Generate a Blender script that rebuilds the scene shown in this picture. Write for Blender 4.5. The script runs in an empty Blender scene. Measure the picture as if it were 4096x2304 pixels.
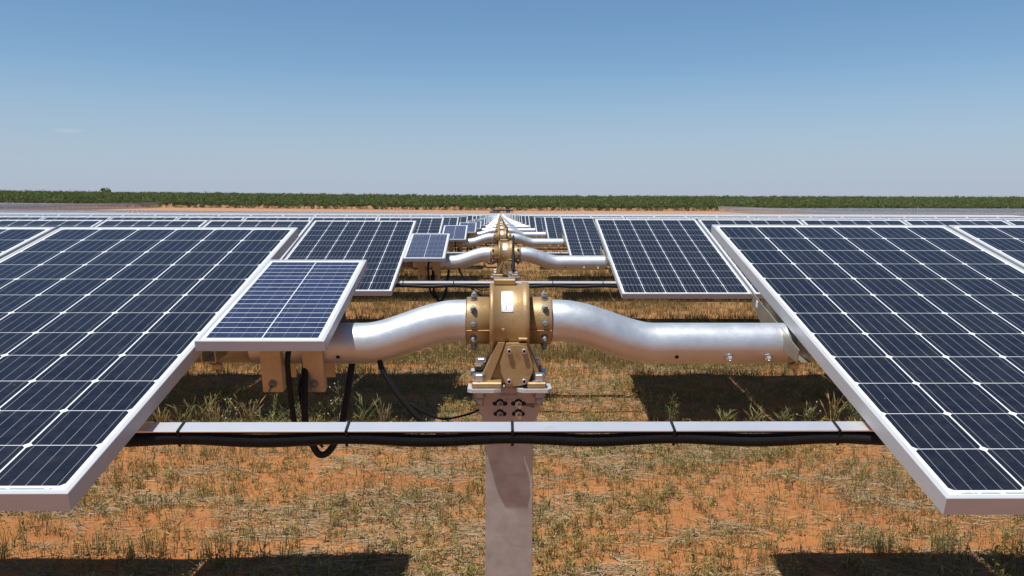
import bpy, math, random
import numpy as np
from mathutils import Vector, Matrix
random.seed(7); rng = np.random.default_rng(7)
PI = math.pi
sc = bpy.context.scene
C = sc.collection
CAMH = 1.667
ROWS = 44; PITCH = 4.6; Y0 = 2.545; PW = .992; PL = 1.96; PP = 1.012

# ------------------------------------------------------------------ helpers
class MB:
    def __init__(s): s.v=[]; s.f=[]; s.uv={}; s.mi=[]; s.sm=[]
    def add(s, vs, fs, smooth=False, mi=0, uvs=None):
        o=len(s.v); s.v.extend([tuple(p) for p in vs])
        for i,f in enumerate(fs):
            if uvs: s.uv[len(s.f)]=uvs[i]
            s.f.append(tuple(o+j for j in f)); s.sm.append(smooth); s.mi.append(mi)
    def box(s, c, d, M=None, mi=0, bev=0.0):
        x,y,z=[q/2 for q in d]
        if bev<=0:
            vs=[(sx*x,sy*y,sz*z) for sx in(-1,1) for sy in(-1,1) for sz in(-1,1)]
            fs=[(0,1,3,2),(4,6,7,5),(0,4,5,1),(2,3,7,6),(0,2,6,4),(1,5,7,3)]
        else:
            b=bev; vs=[]; idx={}
            for sx in(-1,1):
                for sy in(-1,1):
                    for sz in(-1,1):
                        for a in range(3):
                            q=[sx*(x-(b if a!=0 else 0)),sy*(y-(b if a!=1 else 0)),sz*(z-(b if a!=2 else 0))]
                            idx[(sx,sy,sz,a)]=len(vs); vs.append(q)
            fs=[]
            for a in range(3):
                u,w=[(1,2),(2,0),(0,1)][a]
                for sg in(-1,1):
                    k=[]
                    for (p,q) in [(-1,-1),(1,-1),(1,1),(-1,1)]:
                        t=[0,0,0]; t[a]=sg; t[u]=p; t[w]=q; k.append(idx[(*t,a)])
                    fs.append(tuple(k if sg>0 else k[::-1]))
            for a in range(3):
                u,w=[(1,2),(2,0),(0,1)][a]
                for p in(-1,1):
                    for q in(-1,1):
                        t0=[0,0,0]; t0[a]=-1; t0[u]=p; t0[w]=q; t1=list(t0); t1[a]=1
                        fs.append((idx[(*t0,u)],idx[(*t1,u)],idx[(*t1,w)],idx[(*t0,w)]))
            for sx in(-1,1):
                for sy in(-1,1):
                    for sz in(-1,1): fs.append(tuple(idx[(sx,sy,sz,a)] for a in range(3)))
        vs=[Vector(p) for p in vs]
        if M is not None: vs=[M@p for p in vs]
        s.add([(p[0]+c[0],p[1]+c[1],p[2]+c[2]) for p in vs],fs,mi=mi)
    def lathe(s, prof, axis='z', c=(0,0,0), n=24, M=None, smooth=True, mi=0, caps=True):
        """prof: (r,h) list"""
        vs=[]; fs=[]
        for r,h in prof:
            for i in range(n):
                a=2*PI*i/n; p=(r*math.cos(a),r*math.sin(a),h)
                if axis=='x': p=(p[2],p[0],p[1])
                elif axis=='y': p=(p[1],p[2],p[0])
                vs.append(Vector(p))
        m=len(prof)
        for j in range(m-1):
            for i in range(n):
                k=(i+1)%n; fs.append((j*n+i,j*n+k,(j+1)*n+k,(j+1)*n+i))
        if M is not None: vs=[M@p for p in vs]
        vs=[(p[0]+c[0],p[1]+c[1],p[2]+c[2]) for p in vs]
        s.add(vs,fs,smooth=smooth,mi=mi)
        if caps:
            o=len(s.v)-len(vs)
            for rr in (range(n-1,-1,-1), range((m-1)*n,m*n)):
                s.f.append(tuple(o+i for i in rr)); s.sm.append(False); s.mi.append(mi)
    def tube(s, pts, r, n=10, smooth=True, mi=0, caps=True):
        pts=[Vector(p) for p in pts]; R=r if hasattr(r,'__len__') else [r]*len(pts)
        vs=[]; fs=[]; up=None
        for i,p in enumerate(pts):
            t=(pts[min(i+1,len(pts)-1)]-pts[max(i-1,0)]).normalized()
            if up is None:
                up=Vector((0,0,1)) if abs(t.z)<.9 else Vector((1,0,0))
            a=(up-t*up.dot(t)).normalized(); b=t.cross(a); up=a
            for k in range(n):
                w=2*PI*k/n; vs.append(p+(a*math.cos(w)+b*math.sin(w))*R[i])
        for j in range(len(pts)-1):
            for i in range(n):
                k=(i+1)%n; fs.append((j*n+i,j*n+k,(j+1)*n+k,(j+1)*n+i))
        s.add(vs,fs,smooth=smooth,mi=mi)
        if caps:
            o=len(s.v)-len(vs); m=len(pts)
            for rr in (range(n-1,-1,-1), range((m-1)*n,m*n)):
                s.f.append(tuple(o+i for i in rr)); s.sm.append(False); s.mi.append(mi)
    def prism(s, poly, h0, h1, axis='y', c=(0,0,0), mi=0, M=None):
        """poly in the plane across axis: axis y -> (x,z); x -> (y,z); z -> (x,y)"""
        n=len(poly)
        def P(a,b,h): return Vector({'y':(a,h,b),'x':(h,a,b),'z':(a,b,h)}[axis])
        vs=[P(a,b,h0) for a,b in poly]+[P(a,b,h1) for a,b in poly]
        if M is not None: vs=[M@p for p in vs]
        fs=[tuple(range(n-1,-1,-1)),tuple(range(n,2*n))]+[(i,(i+1)%n,n+(i+1)%n,n+i) for i in range(n)]
        s.add([(p[0]+c[0],p[1]+c[1],p[2]+c[2]) for p in vs],fs,mi=mi)
    def mesh(s, name, mats):
        me=bpy.data.meshes.new(name); me.from_pydata(s.v,[],s.f)
        for m in (mats if isinstance(mats,(list,tuple)) else [mats]): me.materials.append(m)
        me.polygons.foreach_set('use_smooth',s.sm); me.polygons.foreach_set('material_index',s.mi)
        if s.uv:
            l=me.uv_layers.new(name='UVMap')
            for p in me.polygons:
                if p.index in s.uv:
                    for q,li in enumerate(p.loop_indices): l.data[li].uv=s.uv[p.index][q]
        me.update(); return me
    def build(s, name, mats, parent=None, fixn=True):
        me=s.mesh(name,mats)
        if fixn:
            import bmesh
            b=bmesh.new(); b.from_mesh(me); bmesh.ops.recalc_face_normals(b,faces=b.faces); b.to_mesh(me); b.free()
        o=bpy.data.objects.new(name,me); C.objects.link(o); o.parent=parent; return o

def npmesh(name, V, F, mats, uv=None, mi=None, smooth=False):
    me=bpy.data.meshes.new(name); V=np.asarray(V,np.float32); F=np.asarray(F,np.int32)
    k=F.shape[1]
    me.vertices.add(len(V)); me.vertices.foreach_set('co',V.ravel())
    me.loops.add(F.size); me.loops.foreach_set('vertex_index',F.ravel())
    me.polygons.add(len(F)); me.polygons.foreach_set('loop_start',np.arange(0,F.size,k,dtype=np.int32))
    for m in (mats if isinstance(mats,(list,tuple)) else [mats]): me.materials.append(m)
    if mi is not None: me.polygons.foreach_set('material_index',np.asarray(mi,np.int32))
    me.polygons.foreach_set('use_smooth',np.full(len(F),smooth))
    me.update(calc_edges=True)
    if uv is not None:
        l=me.uv_layers.new(name='UVMap'); l.data.foreach_set('uv',np.asarray(uv,np.float32).ravel())
    me.validate(); return me
def link(name, me, parent=None):
    o=bpy.data.objects.new(name,me); C.objects.link(o); o.parent=parent; return o
def tag(o, label=None, cat=None, group=None, kind=None):
    if label: o['label']=label
    if cat: o['category']=cat
    if group: o['group']=group
    if kind: o['kind']=kind
    return o
def empty(name, loc, rot=(0,0,0)):
    o=bpy.data.objects.new(name,None); o.empty_display_size=.05; C.objects.link(o); o.location=loc; o.rotation_euler=rot; return o
def copy_tree(o, parent=None):
    c=o.copy(); C.objects.link(c)
    for k in ('label','category','group'):
        if parent is None and k in c: del c[k]
    if parent is not None:
        c.parent=parent
    for ch in o.children: copy_tree(ch,c)
    return c

# ------------------------------------------------------------------ materials
class NT:
    def __init__(s,name):
        s.m=bpy.data.materials.new(name); s.m.use_nodes=True; s.t=s.m.node_tree; s.t.nodes.clear()
        s.out=s.t.nodes.new('ShaderNodeOutputMaterial')
    def n(s,typ,ins=None,**kw):
        nd=s.t.nodes.new(typ)
        for k,v in kw.items(): setattr(nd,k,v)
        for k,v in (ins or {}).items(): s.set(nd.inputs[k],v)
        return nd
    def set(s,sock,v):
        if hasattr(v,'is_output') or isinstance(v,bpy.types.NodeSocket): s.t.links.new(v,sock)
        else:
            if sock.type=='RGBA' and len(v)==3: v=(*v,1)
            sock.default_value=v
    def M(s,op,a,b=None,c=None):
        nd=s.t.nodes.new('ShaderNodeMath'); nd.operation=op
        for i,q in enumerate((a,b,c)):
            if q is not None: s.set(nd.inputs[i],q)
        return nd.outputs[0]
    def mix(s,f,a,b):
        nd=s.t.nodes.new('ShaderNodeMix'); nd.data_type='RGBA'; s.set(nd.inputs[0],f); s.set(nd.inputs[6],a); s.set(nd.inputs[7],b); return nd.outputs[2]
    def noise(s,scale,detail=3,vec=None,rough=.5,out='Fac'):
        nd=s.n('ShaderNodeTexNoise',{'Scale':scale,'Detail':detail,'Roughness':rough})
        if vec is not None: s.set(nd.inputs['Vector'],vec)
        return nd.outputs[out]
    def ramp(s,f,stops):
        nd=s.t.nodes.new('ShaderNodeValToRGB'); s.set(nd.inputs[0],f); e=nd.color_ramp.elements
        while len(e)<len(stops): e.new(.5)
        for i,(p,c) in enumerate(stops): e[i].position=p; e[i].color=(*c,1) if hasattr(c,'__len__') else (c,c,c,1)
        return nd.outputs[0]
    def coord(s,k='Object'): return s.n('ShaderNodeTexCoord').outputs[k]
    def mapv(s,vec,scale): return s.n('ShaderNodeMapping',{'Vector':vec,'Scale':scale}).outputs[0]
    def bump(s,h,strength=.3,dist=.01): return s.n('ShaderNodeBump',{'Height':h,'Strength':strength,'Distance':dist}).outputs[0]
    def pbr(s,**k):
        names={'color':'Base Color','rough':'Roughness','metal':'Metallic','normal':'Normal','spec':'Specular IOR Level','coat':'Coat Weight','coatr':'Coat Roughness','trans':'Transmission Weight','sub':'Subsurface Weight','alpha':'Alpha'}
        nd=s.n('ShaderNodeBsdfPrincipled',{names[a]:b for a,b in k.items()})
        s.t.links.new(nd.outputs[0],s.out.inputs[0]); return s.m

def mat_simple(name,color,rough=.5,metal=0,var=.15,scale=30,bump=0,bscale=200,spec=.5):
    t=NT(name); co=t.coord()
    f=t.noise(scale,4,co); c=t.mix(f,[q*(1-var) for q in color],[min(1,q*(1+var)) for q in color])
    k=dict(color=c,rough=t.M('ADD',t.M('MULTIPLY',t.noise(scale*2,3,co),.2),rough-.1),metal=metal,spec=spec)
    if bump: k['normal']=t.bump(t.noise(bscale,3,co),bump,.004)
    return t.pbr(**k)

def mat_galv(name,base=(.66,.68,.70),rough=.4,dirt=.25):
    t=NT(name); co=t.coord()
    streak=t.noise(1,5,t.mapv(co,(6,45,45)),.6)
    blot=t.noise(14,5,co,.6); spang=t.n('ShaderNodeTexVoronoi',{'Scale':60.,'Vector':co}).outputs['Color']
    sp=t.n('ShaderNodeSeparateColor',{'Color':spang}).outputs[0]
    c=t.mix(t.ramp(blot,[(.35,0),(.7,1)]),[q*(1-dirt*.5) for q in base],base)
    c=t.mix(t.M('MULTIPLY',t.ramp(streak,[(.55,0),(.75,1)]),dirt),c,(.30,.27,.24))
    r=t.M('ADD',t.M('ADD',t.M('MULTIPLY',blot,.16),rough-.1),t.M('MULTIPLY',sp,.05))
    return t.pbr(color=c,rough=r,metal=.68,normal=t.bump(t.noise(90,3,co),.12,.002))
def mat_gold():
    t=NT('bronze_paint'); co=t.coord()
    f=t.noise(9,4,co); c=t.mix(f,(.29,.185,.080),(.37,.25,.115))
    pits=t.n('ShaderNodeTexVoronoi',{'Scale':170.,'Vector':co,'Randomness':1.}).outputs['Distance']
    c=t.mix(t.ramp(t.noise(16,6,co,.75),[(.54,0),(.72,.75)]),c,(.17,.095,.04))
    c=t.mix(t.ramp(t.noise(70,5,co,.8),[(.62,0),(.75,.6)]),c,(.50,.40,.24))
    h=t.M('ADD',t.noise(130,3,co,.6),t.M('MULTIPLY',pits,.5))
    return t.pbr(color=c,rough=t.M('ADD',t.M('MULTIPLY',f,.14),.40),metal=.38,normal=t.bump(h,.16,.002))
def mat_alu(name='anodised_aluminium',c0=(.44,.455,.47),metal=.12,rough=.45):
    t=NT(name); co=t.coord()
    f=t.noise(3,4,t.mapv(co,(4,4,60)),.6)
    c=t.mix(f,[q*.9 for q in c0],[min(1,q*1.1) for q in c0])
    c=t.mix(t.ramp(t.noise(7,6,co,.7),[(.62,0),(.82,.45)]),c,(.42,.33,.26))
    return t.pbr(color=c,rough=rough,metal=metal)
def lines(t,x,period,half,off=0.0):
    """1 where x is within half of a multiple of period"""
    f=t.M('FRACT',t.M('DIVIDE',t.M('ADD',x,off),period))
    d=t.M('MULTIPLY',t.M('MINIMUM',f,t.M('SUBTRACT',1.0,f)),period)
    return t.M('LESS_THAN',d,half), d
def inside(t,x,a,b): return t.M('MULTIPLY',t.M('GREATER_THAN',x,a),t.M('LESS_THAN',x,b))
def mat_cells(name,frame=False):
    t=NT(name); uv=t.coord('UV'); s=t.n('ShaderNodeSeparateXYZ',{'Vector':uv}); u,v=s.outputs[0],s.outputs[1]
    c=.1585; mu=(PW-6*c)/2; mv=(PL-12*c)/2
    gu,du=lines(t,u,c,.0021,-mu); gv,dv=lines(t,v,c,.0011,-mv)
    dia=t.M('LESS_THAN',t.M('ADD',du,dv),.0115)
    gap=t.M('MAXIMUM',t.M('MAXIMUM',gu,gv),dia)
    ins=t.M('MULTIPLY',inside(t,u,mu+.001,mu+6*c-.001),inside(t,v,mv+.001,mv+12*c-.001))
    cell=t.M('MULTIPLY',ins,t.M('SUBTRACT',1.0,gap))
    bus,_=lines(t,u,c/5,.0006,-mu+c/10)
    cid=t.n('ShaderNodeTexWhiteNoise',{'Vector':t.n('ShaderNodeCombineXYZ',{'X':t.M('FLOOR',t.M('DIVIDE',t.M('SUBTRACT',u,mu),c)),'Y':t.M('FLOOR',t.M('DIVIDE',t.M('SUBTRACT',v,mv),c)),'Z':t.n('ShaderNodeObjectInfo').outputs['Random']}).outputs[0]})
    cc=t.mix(cid.outputs['Value'],(.007,.0085,.0160),(.010,.0115,.0185))
    wv=t.coord('Object')
    dust=t.ramp(t.noise(22,7,wv,.72),[(.42,0),(.85,.15)])
    cc=t.mix(dust,cc,(.13,.11,.10))
    cc=t.mix(t.M('MULTIPLY',bus,.42),cc,(.50,.52,.55))
    spk=t.n('ShaderNodeTexVoronoi',{'Scale':22.,'Vector':uv}); sp=t.M('LESS_THAN',spk.outputs['Distance'],.035)
    sp2=t.M('GREATER_THAN',t.noise(3.3,2,uv),.56)
    cc=t.mix(t.M('MULTIPLY',t.M('MULTIPLY',sp,sp2),.6),cc,(.5,.42,.36))
    bs=t.mix(t.ramp(t.noise(30,4,uv),[(.5,0),(.9,.3)]),(.62,.64,.66),(.46,.43,.40))
    rib=t.M('MULTIPLY',inside(t,v,mv-.0125,mv-.0065),t.M('MULTIPLY',inside(t,u,mu+.02,mu+6*c-.02),t.M('GREATER_THAN',t.noise(60,2,uv),.42)))
    bs=t.mix(t.M('MULTIPLY',rib,.75),bs,(.16,.18,.20))
    col=t.mix(cell,bs,cc)
    rough=t.M('ADD',t.M('MULTIPLY',t.noise(6,4,uv),.10),.16)
    if frame:
        fr=t.M('SUBTRACT',1.0,t.M('MULTIPLY',inside(t,u,.012,PW-.012),inside(t,v,.012,PL-.012)))
        col=t.mix(fr,col,(.47,.485,.50)); rough=t.M('MAXIMUM',rough,t.M('MULTIPLY',fr,.42))
    return t.pbr(color=col,rough=rough,spec=.24)
def mat_minicells():
    t=NT('blue_cells'); uv=t.coord('UV'); s=t.n('ShaderNodeSeparateXYZ',{'Vector':uv}); u,v=s.outputs[0],s.outputs[1]
    W,L=.35,.75; mu,mv=.022,.024
    gv,_=lines(t,v,(L-2*mv)/18,.0013,-mv)
    gc=t.M('LESS_THAN',t.M('ABSOLUTE',t.M('SUBTRACT',u,W/2)),.0016)
    b,_=lines(t,u,(W/2-mu)/4,.0004,-mu+.02)
    ins=t.M('MULTIPLY',inside(t,u,mu,W-mu),inside(t,v,mv,L-mv))
    ob=t.coord('UV'); vo=t.n('ShaderNodeTexVoronoi',{'Scale':70.,'Vector':ob}).outputs['Color']; q=t.n('ShaderNodeSeparateColor',{'Color':vo}).outputs[0]
    rnd=t.n('ShaderNodeTexWhiteNoise',{'Vector':t.n('ShaderNodeCombineXYZ',{'X':t.M('FLOOR',t.M('MULTIPLY',u,11.)),'Y':t.M('FLOOR',t.M('MULTIPLY',v,26.))}).outputs[0]}).outputs['Value']
    cc=t.mix(t.M('MULTIPLY',t.M('ADD',q,rnd),.5),(.014,.019,.048),(.027,.036,.082))
    cc=t.mix(t.M('MULTIPLY',b,.35),cc,(.5,.55,.6))
    cc=t.mix(t.ramp(t.noise(25,6,uv,.7),[(.5,0),(.9,.2)]),cc,(.25,.2,.18))
    g=t.M('MAXIMUM',gv,gc)
    col=t.mix(t.M('MULTIPLY',ins,t.M('SUBTRACT',1.0,g)),(.58,.61,.64),cc)
    return t.pbr(color=col,rough=.22,spec=.35)
def mat_ground():
    t=NT('red_sand'); co=t.coord('Object')
    big=t.noise(.05,5,co,.6); mid=t.noise(1.3,6,t.mapv(co,(.55,1.3,1)),.62); fine=t.noise(45,6,co,.7)
    c=t.mix(t.ramp(mid,[(.3,0),(.72,1)]),(.28,.110,.036),(.39,.170,.060))
    c=t.mix(t.ramp(fine,[(.4,0),(.75,.5)]),c,(.18,.080,.032))
    c=t.mix(t.ramp(big,[(.4,0),(.7,.30)]),c,(.42,.19,.09))
    y=t.n('ShaderNodeSeparateXYZ',{'Vector':co}).outputs[1]
    # dry stubble covers the sand further into the field
    dry=t.M('MULTIPLY',t.ramp(t.M('DIVIDE',y,100.),[(.085,0),(.16,.8)]),t.ramp(t.noise(2.6,6,t.mapv(co,(1,.5,1)),.7),[(.3,.35),(.65,1)]))
    dry=t.M('MULTIPLY',dry,t.ramp(t.M('DIVIDE',y,1000.),[(.19,1),(.23,.06)]))
    c=t.mix(t.M('MULTIPLY',t.ramp(t.M('DIVIDE',y,1000.),[(.19,0),(.24,.75)]),t.ramp(t.noise(.09,5,co),[(.3,.6),(.7,1)])),c,(.40,.235,.145))
    c=t.mix(dry,c,(.24,.165,.075))
    h=t.M('ADD',t.M('MULTIPLY',t.noise(14,6,co,.65),1.),t.M('MULTIPLY',fine,.35))
    m=t.pbr(color=c,rough=.95,spec=.12,normal=t.bump(h,.55,.03)); return m
def mat_leaf(name,cols,trans=.25):
    t=NT(name); co=t.coord('Object')
    a=t.n('ShaderNodeNewGeometry').outputs['Random Per Island']
    if name=='orchard_leaves': a=t.M('ADD',t.M('MULTIPLY',a,.6),t.M('MULTIPLY',t.ramp(t.noise(.035,4,t.n('ShaderNodeNewGeometry').outputs['Position']),[(.3,0),(.7,1)]),.4))
    n=len(cols); c=t.ramp(a,[(i/(n-1) if n>1 else 0,q) for i,q in enumerate(cols)])
    d=t.n('ShaderNodeBsdfDiffuse',{'Color':c}); tr=t.n('ShaderNodeBsdfTranslucent',{'Color':c})
    mx=t.n('ShaderNodeMixShader',{0:trans}); t.t.links.new(d.outputs[0],mx.inputs[1]); t.t.links.new(tr.outputs[0],mx.inputs[2]); t.t.links.new(mx.outputs[0],t.out.inputs[0])
    return t.m
def mat_mesh(name='wire_mesh'):
    t=NT(name); co=t.coord('Object')
    d=t.n('ShaderNodeBsdfPrincipled',{'Base Color':(.40,.40,.38,1),'Roughness':.6}); tr=t.n('ShaderNodeBsdfTransparent')
    mx=t.n('ShaderNodeMixShader',{0:t.ramp(t.noise(9,3,co),[(.38,.30),(.62,.78)])}); t.t.links.new(tr.outputs[0],mx.inputs[1]); t.t.links.new(d.outputs[0],mx.inputs[2]); t.t.links.new(mx.outputs[0],t.out.inputs[0])
    return t.m

GALV=mat_galv('galvanised_tube',(.555,.59,.62),.46,.22); GALV2=mat_galv('galvanised_plate',(.44,.40,.32),.40,.45)
POSTM=mat_galv('galvanised_post',(.47,.475,.47),.55,.6); PLATEM=mat_simple('zinc_plate',(.36,.34,.33),.5,.55,.15,25)
CASTW=mat_simple('cast_flange',(.50,.50,.49),.5,.4,.12,40,.2)
GOLD=mat_gold(); ALU=mat_alu(); RAILM=mat_alu('rail_aluminium',(.72,.73,.75),.7,.40)
CELL=mat_cells('solar_cells'); CELLF=mat_cells('solar_cells_far',True); MINI=mat_minicells()
BLACK=mat_simple('black_rubber',(.010,.010,.011),.6,0,.2,60,spec=.22); CONDM=mat_simple('black_conduit',(.010,.010,.012),.5,0,.2,60)
DARK=mat_simple('dark_hole',(.012,.010,.009),.9); NUT=mat_simple('grey_coated_nut',(.20,.21,.20),.55,.3,.25,60)
BOLT=mat_simple('zinc_bolt',(.52,.52,.51),.36,.85,.15,60); ANTM=mat_simple('antenna_plastic',(.035,.042,.040),.5)
NAMEM=mat_simple('nameplate_metal',(.80,.80,.80),.30,.3,.05,60); INK=mat_simple('ink',(.10,.10,.12),.6)
BACKS=mat_simple('white_backsheet',(.62,.63,.64),.6); WHITE=mat_simple('white_sticker',(.75,.75,.75),.5)
ETCH=mat_simple('etched_marks',(.15,.12,.10),.7)
GROUND=mat_ground()
GRASSM=mat_leaf('stubble_grass',[(.14,.145,.045),(.27,.23,.08),(.34,.26,.10),(.17,.17,.06),(.44,.34,.15),(.24,.19,.07),(.16,.105,.045)])
DRYM=mat_leaf('dry_grass',[(.20,.13,.055),(.30,.21,.09),(.15,.125,.05),(.26,.17,.07),(.115,.12,.04)])
STRAWM=mat_leaf('straw_litter',[(.14,.105,.07),(.30,.23,.14),(.20,.15,.095),(.40,.31,.18),(.12,.085,.05),(.25,.185,.11)],.05)
WEEDM=mat_leaf('weed_green',[(.09,.12,.05),(.18,.18,.075),(.30,.25,.11),(.15,.17,.085)])
WEEDD=mat_leaf('weed_dry',[(.30,.22,.09),(.38,.28,.13),(.22,.2,.08)])
FLOWM=mat_leaf('flower_white',[(.38,.35,.27),(.50,.47,.40)])
TREEM=mat_leaf('orchard_leaves',[(.055,.085,.032),(.10,.14,.052),(.145,.175,.07),(.075,.108,.042),(.19,.20,.10)],.3)
BARK=mat_simple('bark',(.10,.075,.055),.9); TIMBER=mat_simple('grey_timber',(.20,.17,.14),.9)
MESHM=mat_mesh(); PIPEM=mat_simple('black_pipe',(.035,.033,.036),.6,0,.3,3)

# ------------------------------------------------------------------ terrain
def sm(a,b,x): t=np.clip((x-a)/(b-a),0,1); return t*t*(3-2*t)
def g(x,y):
    x=np.asarray(x,float); y=np.asarray(y,float)
    t=np.clip((y-60)/145,0,None); t2=np.where(t<1,t*t,1+0*t)
    z=.34*t2
    lat_l=.0055*(np.sqrt(np.minimum(x,0)**2+100)-10)*np.where(t<1,t*t,np.minimum(1+.35*(t-1),1.35))
    lat_r=-.0022*(np.sqrt(np.maximum(x,0)**2+100)-10)*t2*(1-sm(205,310,y))
    d=y-205; s=.5*(d+np.sqrt(d*d+15**2))-.5*(np.sqrt((205.)**2+15**2)-205)
    z=z+.0196*np.clip(s,0,None)*np.clip((y-100)/60,0,1)+.0120*np.clip(y-350,0,None)
    z=z+lat_l+lat_r
    over=np.clip(y-740,0,None); z=z-.035*over
    return z
_gx=rng.random((64,64)); _gy=rng.random((64,64))
def vnoise(x,y,tab=_gx):
    xi=np.floor(x).astype(int); yi=np.floor(y).astype(int); fx=x-xi; fy=y-yi; fx=fx*fx*(3-2*fx); fy=fy*fy*(3-2*fy)
    a=tab[xi%64,yi%64]; b=tab[(xi+1)%64,yi%64]; c=tab[xi%64,(yi+1)%64]; d=tab[(xi+1)%64,(yi+1)%64]
    return (a*(1-fx)+b*fx)*(1-fy)+(c*(1-fx)+d*fx)*fy
def fbm(x,y,n=4,tab=_gx):
    r=0;a=.5
    for i in range(n): r=r+a*vnoise(x*2**i+i*7.3,y*2**i+i*3.1,tab); a*=.5
    return r/(1-.5**n)
def H(x,y):
    x=np.asarray(x,float); y=np.asarray(y,float)
    w=np.clip((30-y)/15,0,1)*np.clip((16-np.abs(x))/4,0,1)
    return g(x,y)+w*((fbm(x*1.1+20,y*2.0+40,4)-.5)*.05+(fbm(x*6+5,y*7+9,3)-.5)*.012)
def axis_pts(a,fine,lim,ratio,mx):
    p=[0.0]; d=fine
    while p[-1]<mx:
        if p[-1]>lim: d*=ratio
        p.append(p[-1]+d)
    return np.array(p)
def build_ground():
    xp=axis_pts(0,.07,6.5,1.06,2600); xs=np.concatenate([-xp[:0:-1],xp])
    yp=axis_pts(0,.07,11,1.035,3500); yn=axis_pts(0,.6,0,1.3,60); ys=np.concatenate([-yn[:0:-1],yp])
    X,Y=np.meshgrid(xs,ys); Z=H(X,Y); nx,ny=len(xs),len(ys)
    V=np.stack([X.ravel(),Y.ravel(),Z.ravel()],1)
    i=np.arange(ny-1)[:,None]*nx+np.arange(nx-1)[None,:]; i=i.ravel()
    F=np.stack([i,i+1,i+nx+1,i+nx],1)
    o=link('ground',npmesh('ground',V,F,GROUND,smooth=True)); tag(o,'orange red sandy ground of the solar field',None,None,'structure')
build_ground()

# ------------------------------------------------------------------ panels
def rowz(k,x,y): return CAMH-.329+float(g(x,y))
TR=[.2712,.2876,.2644]; TL=[.2543,.266,.262]; XR=[.898,.930,.929]; XL=[-.851,-.817,-.857]; MX=[.029,.049,.034]; DZ=[0,-.016,0]
for k in range(3,ROWS+1):
    TR.append(.268+random.uniform(-.012,.012)); TL.append(.262+random.uniform(-.012,.012)); XR.append(.92+random.uniform(-.015,.015)); XL.append(-.845+random.uniform(-.015,.015)); MX.append(.036+random.uniform(-.008,.008)); DZ.append(random.uniform(-.008,.008))
def box_ring(mb,w,l,lip,h,z0=0):
    x,y=w/2,l/2; o=[(-x,-y),(x,-y),(x,y),(-x,y)]; i=[(-x+lip,-y+lip),(x-lip,-y+lip),(x-lip,y-lip),(-x+lip,y-lip)]
    b=.0012
    ot=[(a*(1-b/x) ,c*(1-b/y)) for a,c in o]
    loops=[[(a,c,z0-h) for a,c in o],[(a,c,z0-b) for a,c in o],[(a,c,z0) for a,c in ot],[(a,c,z0) for a,c in i],[(a,c,z0-h) for a,c in i]]
    vs=[p for L in loops for p in L]; fs=[]
    for j in range(5):
        q=(j+1)%5
        for k in range(4):
            m=(k+1)%4; fs.append((j*4+k,j*4+m,q*4+m,q*4+k))
    mb.add(vs,fs)
def make_panel():
    r=empty('solar_panel',(0,0,0))
    m=MB(); box_ring(m,PW,PL,.0115,.040); m.build('frame',ALU,r)
    m=MB(); x,y=PW/2-.011,PL/2-.011; uu=[.011,PW-.011]; vv=[.011,PL-.011]
    m.add([(-x,-y,-.002),(x,-y,-.002),(x,y,-.002),(-x,y,-.002)],[(0,1,2,3)],uvs=[[(uu[0],vv[0]),(uu[1],vv[0]),(uu[1],vv[1]),(uu[0],vv[1])]])
    m.add([(-x,-y,-.008),(x,-y,-.008),(x,y,-.008),(-x,y,-.008)],[(3,2,1,0)],mi=1)
    m.build('glass',[CELL,BACKS],r,fixn=False)
    return r
ORD=['first','second','third','fourth','fifth','sixth','seventh','eighth','ninth','tenth','eleventh','twelfth','thirteenth','fourteenth','fifteenth','sixteenth','seventeenth','eighteenth','nineteenth','twentieth']
def ordn(i): return ORD[i] if i<20 else ('twenty '+ORD[i-20] if i<29 else 'thirty '+ORD[i-30] if i>=30 else 'thirtieth')
def per_side(k): return int(math.ceil((.625*(Y0+PITCH*k+.98)+.35-.87)/PP))+(1 if k<2 else 0)
def panel_center(k,side,i):
    y=Y0+PITCH*k; x=(XR[k]+PW/2+i*PP) if side>0 else (XL[k]-PW/2-i*PP)
    tilt=(TR if side>0 else TL)[k]; z=rowz(k,x,y)+DZ[k]
    n=(-math.sin(tilt),math.cos(tilt)); slope=float(g(x+.5,y)-g(x-.5,y))
    return (x,y+.027*n[0],z+.027*n[1]),(tilt,-math.atan(slope),0)
plist=[(k,s,i) for k in range(ROWS) for i in range(per_side(k)) for s in(1,-1)]
plist.sort(key=lambda q:(q[0],q[2]))
NEAR=300; proto=None
for (k,s,i) in plist[:NEAR]:
    if proto is None: o=proto=make_panel()
    else: o=copy_tree(proto)
    loc,rot=panel_center(k,s,i); o.location=loc; o.rotation_euler=rot
    side='right' if s>0 else 'left'
    rowt='nearest row' if k==0 else ordn(k)+' row'
    if k==0 and i==0: lab='large dark solar panel nearest the camera, directly %s of the bronze gearbox'%side
    else: lab='dark solar panel in the %s, %s one %s of the central gap'%(rowt,ordn(i),side)
    tag(o,lab,'solar panel','solar panels in rows on both sides of the gap')
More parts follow.
